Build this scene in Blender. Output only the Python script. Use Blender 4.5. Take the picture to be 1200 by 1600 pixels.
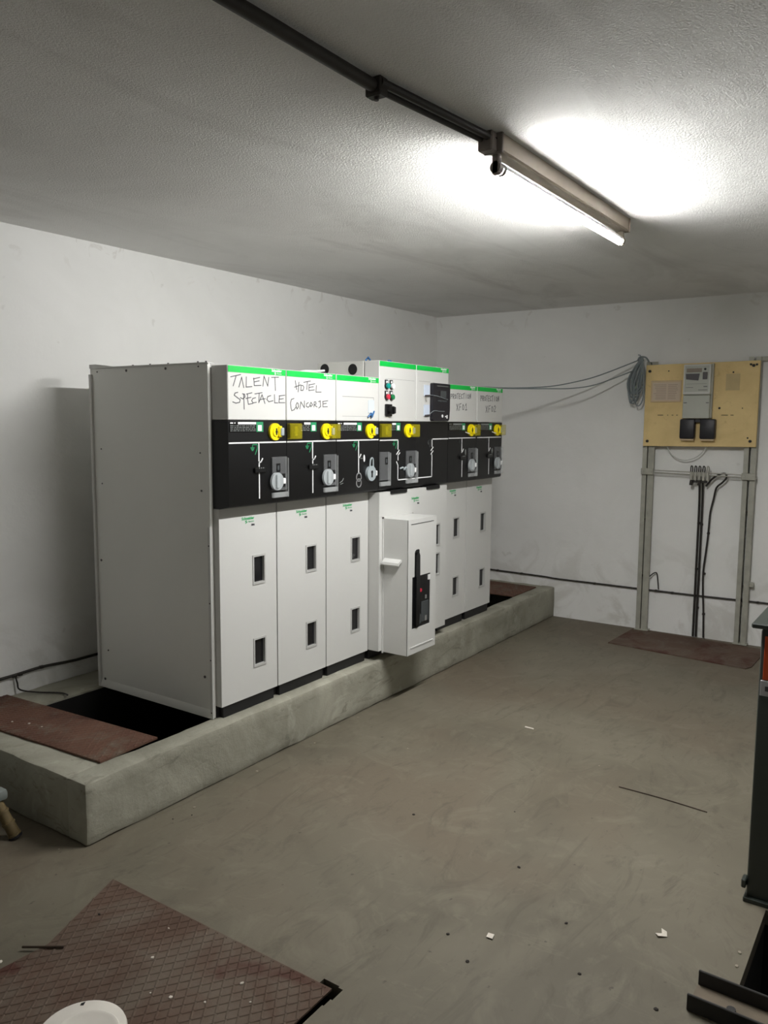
import bpy, bmesh, math, random
from mathutils import Vector, Matrix, noise

for _o in list(bpy.data.objects):
    bpy.data.objects.remove(_o, do_unlink=True)
scene = bpy.context.scene
COL = scene.collection
random.seed(7)

# ------------------------------------------------------------------ camera
B = 0.2444                      # top of the concrete plinth above the floor
XB, YW, ZC = 3.6795, 1.1541, 2.2343 + B   # back wall, left wall, ceiling
XF, YR = -4.2, -4.4             # wall behind the camera, wall to the right
yaw, pitch, roll = 0.59761, 0.11054, 0.00675
fw = Vector((math.cos(yaw) * math.cos(pitch), math.sin(yaw) * math.cos(pitch), -math.sin(pitch)))
r0 = Vector((math.sin(yaw), -math.cos(yaw), 0)); u0 = r0.cross(fw)
rt = r0 * math.cos(roll) + u0 * math.sin(roll); up = -r0 * math.sin(roll) + u0 * math.cos(roll)
cam = bpy.data.objects.new('camera', bpy.data.cameras.new('camera'))
COL.objects.link(cam); scene.camera = cam
m = Matrix((rt, up, -fw)).transposed().to_4x4(); m.translation = (-2.4575, -2.4761, 1.3238 + B)
cam.matrix_world = m
cam.data.sensor_fit = 'VERTICAL'; cam.data.sensor_height = 36.0
cam.data.lens = 1256.05 * 36.0 / 1600.0
cam.data.clip_start = 0.02; cam.data.clip_end = 50

# ------------------------------------------------------------------ world, exposure
w = bpy.data.worlds.new('world'); scene.world = w; w.use_nodes = True
w.node_tree.nodes['Background'].inputs[0].default_value = (0.5, 0.5, 0.5, 1)
w.node_tree.nodes['Background'].inputs[1].default_value = 0.02
vs = scene.view_settings
vs.view_transform = 'Standard'; vs.look = 'None'; vs.gamma = 1.0; vs.use_curve_mapping = False
vs.exposure = 2.45
scene.cycles.max_bounces = 8; scene.cycles.diffuse_bounces = 6; scene.cycles.glossy_bounces = 3; scene.cycles.transmission_bounces = 4; scene.cycles.transparent_max_bounces = 8
TUBE_STRENGTH = 80.0

# ------------------------------------------------------------------ materials
MAT = {}
def srgb(r, g, b):
    f = lambda c: (c / 255 / 12.92) if c / 255 <= .04045 else ((c / 255 + .055) / 1.055) ** 2.4
    return (f(r), f(g), f(b), 1)

def mat(name, col, rough=.5, metal=0., alpha=1., trans=0., emit=None, estr=0., spec=.5, var=0., vscale=8., bump=0., bscale=60.):
    mt = bpy.data.materials.new(name); mt.use_nodes = True
    nt = mt.node_tree; b = nt.nodes['Principled BSDF']
    b.inputs['Base Color'].default_value = col
    b.inputs['Roughness'].default_value = rough; b.inputs['Metallic'].default_value = metal
    b.inputs['Alpha'].default_value = alpha; b.inputs['Transmission Weight'].default_value = trans
    b.inputs['Specular IOR Level'].default_value = spec
    if emit:
        b.inputs['Emission Color'].default_value = emit; b.inputs['Emission Strength'].default_value = estr
    if var or bump:
        tc = nt.nodes.new('ShaderNodeTexCoord')
    if var:
        n = nt.nodes.new('ShaderNodeTexNoise'); n.inputs['Scale'].default_value = vscale; n.inputs['Detail'].default_value = 6
        nt.links.new(tc.outputs['Object'], n.inputs['Vector'])
        rp = nt.nodes.new('ShaderNodeValToRGB'); rp.color_ramp.elements[0].position = .3; rp.color_ramp.elements[1].position = .7
        rp.color_ramp.elements[0].color = tuple(c * (1 - var) for c in col[:3]) + (1,)
        rp.color_ramp.elements[1].color = tuple(min(1, c * (1 + var)) for c in col[:3]) + (1,)
        nt.links.new(n.outputs['Fac'], rp.inputs['Fac']); nt.links.new(rp.outputs['Color'], b.inputs['Base Color'])
    if bump:
        n2 = nt.nodes.new('ShaderNodeTexNoise'); n2.inputs['Scale'].default_value = bscale; n2.inputs['Detail'].default_value = 5
        nt.links.new(tc.outputs['Object'], n2.inputs['Vector'])
        bp = nt.nodes.new('ShaderNodeBump'); bp.inputs['Strength'].default_value = bump; bp.inputs['Distance'].default_value = .01
        nt.links.new(n2.outputs['Fac'], bp.inputs['Height']); nt.links.new(bp.outputs['Normal'], b.inputs['Normal'])
    MAT[name] = mt
    return mt

class NT:
    """tiny node-graph helper for the big surfaces"""
    def __init__(s, name, rough):
        s.m = bpy.data.materials.new(name); s.m.use_nodes = True; s.t = s.m.node_tree
        s.b = s.t.nodes['Principled BSDF']; s.b.inputs['Roughness'].default_value = rough
        s.g = s.t.nodes.new('ShaderNodeNewGeometry'); MAT[name] = s.m
    def L(s, a, b): s.t.links.new(a, b)
    def noise(s, scale, detail=6, rough=.55, dist=0., stretch=None):
        n = s.t.nodes.new('ShaderNodeTexNoise'); n.inputs['Scale'].default_value = scale
        n.inputs['Detail'].default_value = detail; n.inputs['Roughness'].default_value = rough; n.inputs['Distortion'].default_value = dist
        if stretch:
            mp = s.t.nodes.new('ShaderNodeMapping'); mp.inputs['Scale'].default_value = stretch[:3]
            if len(stretch) == 4: mp.inputs['Rotation'].default_value = (0, 0, stretch[3])
            s.L(s.g.outputs['Position'], mp.inputs['Vector']); s.L(mp.outputs['Vector'], n.inputs['Vector'])
        else:
            s.L(s.g.outputs['Position'], n.inputs['Vector'])
        return n.outputs['Fac']
    def ramp(s, fac, stops):
        r = s.t.nodes.new('ShaderNodeValToRGB'); e = r.color_ramp.elements
        e[0].position, e[0].color = stops[0][0], stops[0][1]; e[1].position, e[1].color = stops[-1][0], stops[-1][1]
        for p, c in stops[1:-1]:
            k = e.new(p); k.color = c
        s.L(fac, r.inputs['Fac']); return r.outputs['Color']
    def mix(s, fac, a, b, mode='MIX'):
        n = s.t.nodes.new('ShaderNodeMix'); n.data_type = 'RGBA'; n.blend_type = mode
        if isinstance(fac, (int, float)): n.inputs[0].default_value = fac
        else: s.L(fac, n.inputs[0])
        for v, i in ((a, 6), (b, 7)):
            if isinstance(v, tuple): n.inputs[i].default_value = v
            else: s.L(v, n.inputs[i])
        return n.outputs[2]
    def math(s, op, a, b=0.):
        n = s.t.nodes.new('ShaderNodeMath'); n.operation = op
        for v, i in ((a, 0), (b, 1)):
            if isinstance(v, (int, float)): n.inputs[i].default_value = v
            else: s.L(v, n.inputs[i])
        return n.outputs[0]
    def sep(s):
        n = s.t.nodes.new('ShaderNodeSeparateXYZ'); s.L(s.g.outputs['Position'], n.inputs[0]); return n.outputs
    def bump(s, h, strength, dist, prev=None):
        n = s.t.nodes.new('ShaderNodeBump'); n.inputs['Strength'].default_value = strength; n.inputs['Distance'].default_value = dist
        s.L(h, n.inputs['Height'])
        if prev is not None: s.L(prev, n.inputs['Normal'])
        return n.outputs['Normal']
    def done(s, col, nrm=None):
        if isinstance(col, tuple): s.b.inputs['Base Color'].default_value = col
        else: s.L(col, s.b.inputs['Base Color'])
        if nrm is not None: s.L(nrm, s.b.inputs['Normal'])
W1 = (1, 1, 1, 1); K0 = (0, 0, 0, 1)
def grey(v): return (v, v, v, 1)

# plastered, whitewashed wall
n = NT('plaster_wall', .85); n.b.inputs['Specular IOR Level'].default_value = .2
c = n.ramp(n.noise(1.3, 4, .6, .6), [(.3, (.79, .79, .77, 1)), (.7, (.86, .86, .845, 1))])
zz = n.sep()[2]
low = n.ramp(n.math('MULTIPLY', zz, .25), [(.02, W1), (.20, K0)])
damp = n.math('MULTIPLY', low, n.ramp(n.noise(3.2, 5, .6, 1.0), [(.50, K0), (.62, grey(.45))]))
c = n.mix(damp, c, (.48, .46, .41, 1))
high = n.ramp(n.math('MULTIPLY', zz, .25), [(.575, K0), (.615, W1)])
peel = n.math('MULTIPLY', high, n.ramp(n.noise(5.5, 5, .6, 1.2), [(.60, K0), (.64, grey(.6))]))
c = n.mix(peel, c, (.66, .64, .61, 1))
c = n.mix(n.ramp(n.noise(11, 2, .5, .3), [(.73, K0), (.77, grey(.3))]), c, (.55, .54, .5, 1))
nb = n.bump(n.noise(4, 2), .35, .02); nb = n.bump(n.noise(45, 3, .6), .25, .004, nb)
n.done(c, nb)

# rough sprayed ceiling
n = NT('stucco_ceiling', .9); n.b.inputs['Specular IOR Level'].default_value = .15
c = n.ramp(n.noise(1.1, 4, .6, .5), [(.3, (0.778, 0.771, 0.753, 1)), (.72, (0.890, 0.884, 0.867, 1))])
c = n.mix(n.ramp(n.noise(1.0, 5, .65, 1.0, (.6, 2.0, 1)), [(.50, K0), (.66, grey(.6))]), c, (0.652, 0.639, 0.620, 1))
nb = n.bump(n.noise(3, 3, .6), .45, .03); nb = n.bump(n.noise(125, 3, .75), .75, .010, nb)
n.done(c, nb)

# screeded concrete floor with dusty swirls
n = NT('concrete_floor', .62); n.b.inputs['Specular IOR Level'].default_value = .3
c = n.ramp(n.noise(1.1, 4, .6, .8), [(.30, (0.109, 0.096, 0.070, 1)), (.5, (0.143, 0.128, 0.094, 1)), (.70, (0.167, 0.150, 0.112, 1))])
c = n.mix(n.ramp(n.noise(.8, 3, .5, .4), [(.48, K0), (.62, grey(.75))]), c, (0.136, 0.111, 0.079, 1))
c = n.mix(n.ramp(n.noise(3.0, 4, .7, 2.2), [(.52, K0), (.70, grey(.38))]), c, (0.205, 0.187, 0.140, 1))
c = n.mix(n.ramp(n.noise(2.0, 4, .7, 3.0, (1, 3, 1, .9)), [(.53, K0), (.72, grey(.52))]), c, (0.073, 0.064, 0.045, 1))
c = n.mix(n.ramp(n.noise(1.6, 3, .6, 4.5, (1.6, .8, 1, 2.2)), [(.62, K0), (.645, grey(.14)), (.67, K0)]), c, (0.238, 0.217, 0.163, 1))
c = n.mix(n.ramp(n.noise(26, 3, .5), [(.70, K0), (.75, grey(.7))]), c, (0.056, 0.049, 0.035, 1))
nb = n.bump(n.noise(5, 3), .15, .01); nb = n.bump(n.noise(70, 4, .7), .2, .003, nb)
n.done(c, nb)

# cast concrete of the plinth
n = NT('plinth_concrete', .8); n.b.inputs['Specular IOR Level'].default_value = .2
c = n.ramp(n.noise(2.4, 4, .65, 1.0), [(.3, (0.217, 0.210, 0.167, 1)), (.7, (0.375, 0.364, 0.299, 1))])
c = n.mix(n.ramp(n.noise(7, 4, .7, 1.5, (.6, 1, 2.2)), [(.57, K0), (.7, grey(.6))]), c, (0.140, 0.132, 0.104, 1))
c = n.mix(n.ramp(n.noise(4, 4, .7, 1.0), [(.6, K0), (.72, grey(.5))]), c, (0.476, 0.462, 0.390, 1))
nb = n.bump(n.noise(12, 4, .65), .35, .01); nb = n.bump(n.noise(80, 6, .7), .35, .004, nb)
n.done(c, nb)

# rusty red-lead chequer plate
n = NT('rust_plate', .75); n.b.inputs['Specular IOR Level'].default_value = .25
c = n.ramp(n.noise(3, 4, .6, .6), [(.3, (0.092, 0.045, 0.031, 1)), (.7, (0.140, 0.074, 0.050, 1))])
c = n.mix(n.ramp(n.noise(4.5, 4, .7, 1.5), [(.48, K0), (.68, grey(.7))]), c, (0.148, 0.131, 0.099, 1))
c = n.mix(n.ramp(n.noise(2.2, 4, .6, 1.0), [(.56, K0), (.66, grey(.7))]), c, (0.054, 0.023, 0.018, 1))
n.done(c, n.bump(n.noise(60, 6, .6), .4, .003))
n = NT('dusty_rust_plate', .85); n.b.inputs['Specular IOR Level'].default_value = .2
c = n.ramp(n.noise(2.4, 4, .6, .6), [(.3, (.080, .050, .036, 1)), (.7, (.125, .083, .062, 1))])
c = n.mix(n.ramp(n.noise(3.1, 4, .7, 1.2), [(.46, K0), (.66, grey(.75))]), c, (.14, .115, .09, 1))
c = n.mix(n.ramp(n.noise(1.7, 5, .6, .8), [(.56, K0), (.63, grey(.8))]), c, (.070, .026, .020, 1))
n.done(c, n.bump(n.noise(60, 6, .6), .4, .003))
n = NT('board_wood', .6)
c = n.ramp(n.noise(5, 6, .6, .5), [(.3, (0.700, 0.518, 0.231, 1)), (.7, (0.840, 0.637, 0.301, 1))])
c = n.mix(n.ramp(n.noise(11, 4, .65, 1.0), [(.62, K0), (.7, grey(.55))]), c, (0.560, 0.392, 0.168, 1))
n.done(c, n.bump(n.noise(50, 5), .15, .002))

mat('white_paint', srgb(203, 203, 200), .38)
mat('carcass_grey', srgb(205, 205, 200), .42, var=.03, vscale=3)
mat('side_sheet', srgb(224, 224, 219), .36, var=.02, vscale=2)
mat('black_plastic', srgb(17, 17, 18), .42, spec=.4)
mat('black_gloss', srgb(18, 18, 19), .25)
mat('dark_kick', srgb(22, 22, 24), .5)
mat('green_film', srgb(4, 186, 72), .45)
mat('dark_green_print', srgb(38, 140, 92), .5)
mat('white_print', srgb(235, 235, 235), .5)
mat('logo_green', srgb(40, 165, 95), .5)
mat('grey_print', srgb(120, 124, 122), .5)
mat('pen_ink', srgb(62, 62, 68), .6)
mat('ink_black', srgb(10, 10, 10), .6)
mat('yellow_plastic', srgb(244, 222, 12), .35)
mat('yellow_clear', srgb(190, 178, 20), .15, alpha=.34)
mat('smoke_clear', srgb(160, 162, 164), .15, alpha=.26)
mat('clear_rim', srgb(205, 208, 208), .15, alpha=.30)
mat('disc_clear', srgb(190, 196, 198), .2, alpha=.62)
mat('silver_plastic', srgb(176, 186, 190), .3, metal=.3)
mat('window_glass', srgb(28, 28, 30), .08)
mat('window_trim', srgb(180, 180, 177), .4)
mat('teal_button', srgb(0, 150, 140), .3); mat('red_button', srgb(205, 45, 70), .3)
mat('green_button', srgb(20, 120, 70), .3); mat('white_button', srgb(238, 238, 238), .3)
mat('blue_tie', srgb(46, 98, 150), .5); mat('tag_film', srgb(205, 216, 232), .25)
mat('screen_grey', srgb(70, 74, 76), .2); mat('seam_grey', srgb(120, 120, 118), .7)
mat('galvanised', srgb(168, 167, 156), .5, metal=.15, var=.14, vscale=14)
mat('rod_steel', srgb(176, 174, 165), .4, metal=.5, var=.1)
mat('dark_conduit', srgb(44, 40, 36), .6, var=.25, vscale=20)
mat('dark_cable', srgb(40, 36, 33), .55, var=.2, vscale=20)
mat('grey_cable', srgb(124, 132, 134), .5)
mat('pale_wire', srgb(196, 198, 194), .5)
mat('fixture_paint', srgb(150, 139, 124), .5, var=.08, vscale=12)
mat('tube_holder', srgb(120, 112, 106), .5)
mat('tube_glow', (1, 1, 1, 1), .3, emit=(1.0, .995, .975, 1), estr=TUBE_STRENGTH)
mat('meter_grey', srgb(182, 184, 174), .4); mat('meter_rim', srgb(205, 205, 200), .35)
mat('meter_lcd', srgb(142, 130, 118), .25); mat('meter_dark', srgb(74, 70, 72), .4)
mat('card_paper', srgb(205, 188, 168), .6); mat('card_print', srgb(176, 156, 138), .6); mat('card_rim', srgb(206, 182, 146), .4)
mat('cover_black', srgb(30, 28, 34), .45)
mat('tank_green', srgb(46, 52, 48), .4); mat('orange_paint', srgb(190, 74, 22), .5); mat('label_grey', srgb(176, 176, 178), .5)
mat('channel_steel', srgb(34, 32, 30), .6); mat('channel_dust', srgb(104, 94, 80), .85, var=.2, vscale=12)
mat('stool_top', srgb(118, 124, 120), .55, var=.1, vscale=20); mat('stool_leg', srgb(108, 93, 62), .5, var=.15, vscale=30)
mat('bucket_plastic', srgb(226, 221, 212), .4, var=.06, vscale=14)
mat('pit_shade', srgb(20, 19, 18), .95, var=.2)  # pit walls: near-black, the shade of the pits put into the colour
mat('scrap_paper', srgb(205, 198, 186), .8); mat('twig', srgb(52, 38, 26), .8); mat('pebble', srgb(150, 142, 126), .85); mat('dirt_clod', srgb(36, 31, 26), .9)

# ------------------------------------------------------------------ mesh helpers
class M:
    def __init__(s): s.v = []; s.f = []
    def add(s, vs, fs):
        o = len(s.v); s.v += [tuple(p) for p in vs]; s.f += [tuple(i + o for i in f) for f in fs]; return s
    def bm(s, b):
        b.verts.ensure_lookup_table(); b.verts.index_update()
        s.add([q.co for q in b.verts], [[q.index for q in f.verts] for f in b.faces]); b.free(); return s
    def box(s, x0, x1, y0, y1, z0, z1, bev=0., seg=1):
        if x0 > x1: x0, x1 = x1, x0
        if y0 > y1: y0, y1 = y1, y0
        if z0 > z1: z0, z1 = z1, z0
        if bev <= 0:
            return s.add([(x0, y0, z0), (x1, y0, z0), (x1, y1, z0), (x0, y1, z0), (x0, y0, z1), (x1, y0, z1), (x1, y1, z1), (x0, y1, z1)],
                         [(0, 3, 2, 1), (4, 5, 6, 7), (0, 1, 5, 4), (1, 2, 6, 5), (2, 3, 7, 6), (3, 0, 4, 7)])
        b = bmesh.new(); bmesh.ops.create_cube(b, size=1)
        for q in b.verts: q.co = ((x0 + x1) / 2 + q.co.x * (x1 - x0), (y0 + y1) / 2 + q.co.y * (y1 - y0), (z0 + z1) / 2 + q.co.z * (z1 - z0))
        bmesh.ops.bevel(b, geom=b.edges[:] , offset=min(bev, .45 * min(x1 - x0, y1 - y0, z1 - z0)), segments=seg, affect='EDGES', profile=.5)
        return s.bm(b)
    def cyl(s, p0, p1, r, n=16, r2=None):
        p0, p1 = Vector(p0), Vector(p1); d = (p1 - p0).normalized(); r2 = r if r2 is None else r2
        a = Vector((0, 0, 1)) if abs(d.z) < .9 else Vector((1, 0, 0)); e1 = d.cross(a).normalized(); e2 = d.cross(e1)
        vs = []; fs = []
        for p, q in ((p0, r), (p1, r2)):
            vs += [p + (e1 * math.cos(t) + e2 * math.sin(t)) * q for t in (2 * math.pi * k / n for k in range(n))]
        fs = [(k, (k + 1) % n, n + (k + 1) % n, n + k) for k in range(n)] + [tuple(range(n))[::-1], tuple(range(n, 2 * n))]
        return s.add(vs, fs)
    def tube(s, pts, r, n=8, smooth=4):
        P = [Vector(p) for p in pts]
        if smooth and len(P) > 2:
            Q = [P[0]]
            for i in range(len(P) - 1):
                a = P[max(i - 1, 0)]; b = P[i]; c = P[i + 1]; d = P[min(i + 2, len(P) - 1)]
                for k in range(1, smooth + 1):
                    t = k / smooth
                    Q.append(.5 * ((2 * b) + (c - a) * t + (2 * a - 5 * b + 4 * c - d) * t * t + (3 * b - a - 3 * c + d) * t ** 3))
            P = Q
        vs = []; fs = []; e = None
        for i, p in enumerate(P):
            d = (P[min(i + 1, len(P) - 1)] - P[max(i - 1, 0)]).normalized()
            if e is None:
                a = Vector((0, 0, 1)) if abs(d.z) < .9 else Vector((1, 0, 0)); e = d.cross(a).normalized()
            else:
                e = (e - d * e.dot(d)).normalized()
            g = d.cross(e)
            vs += [p + (e * math.cos(t) + g * math.sin(t)) * r for t in (2 * math.pi * k / n for k in range(n))]
        for i in range(len(P) - 1):
            for k in range(n): fs.append((i * n + k, i * n + (k + 1) % n, (i + 1) * n + (k + 1) % n, (i + 1) * n + k))
        fs += [tuple(range(n))[::-1], tuple(range((len(P) - 1) * n, len(P) * n))]
        return s.add(vs, fs)
    def prism(s, poly, axis, a, b):
        n = len(poly)
        def pt(p, t): return {'x': (t, p[0], p[1]), 'y': (p[0], t, p[1]), 'z': (p[0], p[1], t)}[axis]
        s.add([pt(p, a) for p in poly] + [pt(p, b) for p in poly],
              [(k, (k + 1) % n, n + (k + 1) % n, n + k) for k in range(n)] + [tuple(range(n))[::-1], tuple(range(n, 2 * n))]); return s
    def lathe(s, prof, c, n=32):
        vs = []; fs = []; k = len(prof)
        for i in range(n):
            t = 2 * math.pi * i / n
            vs += [(c[0] + r * math.cos(t), c[1] + r * math.sin(t), c[2] + z) for r, z in prof]
        for i in range(n):
            j = (i + 1) % n
            for q in range(k - 1): fs.append((i * k + q, j * k + q, j * k + q + 1, i * k + q + 1))
        fs.append(tuple(i * k for i in range(n))[::-1]); fs.append(tuple(i * k + k - 1 for i in range(n)))
        return s.add(vs, fs)
    def ribbon(s, pts, wd, y0, y1):
        """flat stroke on the front (xz) plane, raised from y1 to y0"""
        for (ax, az), (bx, bz) in zip(pts[:-1], pts[1:]):
            dx, dz = bx - ax, bz - az; l = math.hypot(dx, dz) or 1; dx /= l; dz /= l; h = wd / 2
            q = [(ax - dx * h - dz * h, az - dz * h + dx * h), (ax - dx * h + dz * h, az - dz * h - dx * h),
                 (bx + dx * h + dz * h, bz + dz * h - dx * h), (bx + dx * h - dz * h, bz + dz * h + dx * h)]
            s.prism(q, 'y', y0, y1)
        return s
    def plate(s, xs, zs, holes, y0, y1, axis='y'):
        """a slab (xs, zs extents) with rectangular holes cut right through it"""
        X = sorted(set([xs[0], xs[1]] + [q for h in holes for q in h[:2]])); Z = sorted(set([zs[0], zs[1]] + [q for h in holes for q in h[2:]]))
        solid = {}
        for i in range(len(X) - 1):
            for j in range(len(Z) - 1):
                cx, cz = (X[i] + X[i + 1]) / 2, (Z[j] + Z[j + 1]) / 2
                solid[i, j] = not any(h[0] < cx < h[1] and h[2] < cz < h[3] for h in holes)
        def P(x, z, y): return (x, y, z) if axis == 'y' else (x, z, y)
        for (i, j), ok in solid.items():
            if not ok: continue
            a, b, c, d = X[i], X[i + 1], Z[j], Z[j + 1]
            for y in (y0, y1): s.add([P(a, c, y), P(b, c, y), P(b, d, y), P(a, d, y)], [(0, 1, 2, 3)])
            for (di, dj, p, q) in ((-1, 0, (a, c), (a, d)), (1, 0, (b, c), (b, d)), (0, -1, (a, c), (b, c)), (0, 1, (a, d), (b, d))):
                if not solid.get((i + di, j + dj), False):
                    s.add([P(*p, y0), P(*q, y0), P(*q, y1), P(*p, y1)], [(0, 1, 2, 3)])
        return s
    def rough(s, x0, x1, y0, y1, z0, z1, cell=.04, amp=.004, bev=.012):
        b = bmesh.new(); bmesh.ops.create_cube(b, size=1)
        for q in b.verts: q.co = ((x0 + x1) / 2 + q.co.x * (x1 - x0), (y0 + y1) / 2 + q.co.y * (y1 - y0), (z0 + z1) / 2 + q.co.z * (z1 - z0))
        bmesh.ops.bevel(b, geom=b.edges[:], offset=bev, segments=2, affect='EDGES', profile=.5)
        for ax, lo, hi in ((0, x0, x1), (1, y0, y1), (2, z0, z1)):
            k = int((hi - lo) / cell)
            for i in range(1, k):
                co = [0, 0, 0]; no = [0, 0, 0]; co[ax] = lo + (hi - lo) * i / k; no[ax] = 1
                bmesh.ops.bisect_plane(b, geom=b.verts[:] + b.edges[:] + b.faces[:], plane_co=co, plane_no=no)
        for q in b.verts:
            d = noise.noise_vector(q.co * 9) * amp + noise.noise_vector(q.co * 31) * amp * .5
            q.co += d
        return s.bm(b)
    def build(s, name, m, parent=None, smooth=True, weld=False):
        me = bpy.data.meshes.new(name); me.from_pydata(s.v, [], s.f)
        b = bmesh.new(); b.from_mesh(me)
        if weld: bmesh.ops.remove_doubles(b, verts=b.verts[:], dist=1e-5)
        bmesh.ops.recalc_face_normals(b, faces=b.faces[:]); b.to_mesh(me); b.free()
        me.materials.append(MAT[m])
        if smooth:
            me.polygons.foreach_set('use_smooth', [True] * len(me.polygons)); me.set_sharp_from_angle(angle=.6)
        me.update()
        return link(name, me, parent)

def link(name, me, parent=None):
    o = bpy.data.objects.new(name, me); COL.objects.link(o)
    if parent is not None: o.parent = parent
    return o
def thing(name, label, cat, loc=(0, 0, 0), rz=0., group=None):
    o = bpy.data.objects.new(name, None); COL.objects.link(o); o.location = loc; o.rotation_euler = (0, 0, rz); o.empty_display_size = .05
    return tag(o, label, cat, group)
def tag(o, label, cat, group=None):
    o['label'] = label; o['category'] = cat
    if group: o['group'] = group
    return o
def structure(o, label=None):
    o['kind'] = 'structure'
    if label: o['label'] = label
    return o

_txt = {}
def text_mesh(body, size, bold=0., align='LEFT'):
    key = (body, size, bold, align)
    if key not in _txt:
        cu = bpy.data.curves.new('lettering', 'FONT'); cu.body = body; cu.size = size; cu.offset = bold; cu.align_x = align
        cu.extrude = .0003; cu.resolution_u = 2
        t = bpy.data.objects.new('lettering', cu); COL.objects.link(t)
        me = bpy.data.meshes.new_from_object(t); bpy.data.objects.remove(t); me.name = 'lettering'
        _txt[key] = me
    return _txt[key]
def lettering(name, body, size, x, y, z, m, parent, bold=0., stretch=1., align='LEFT'):
    """text standing on the front plane, facing -y"""
    me = text_mesh(body, size, bold, align).copy(); me.materials.clear(); me.materials.append(MAT[m])
    o = link(name, me, parent); o.location = (x, y, z); o.rotation_euler = (math.pi / 2, 0, 0); o.scale = (stretch, 1, 1)
    return o

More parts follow.
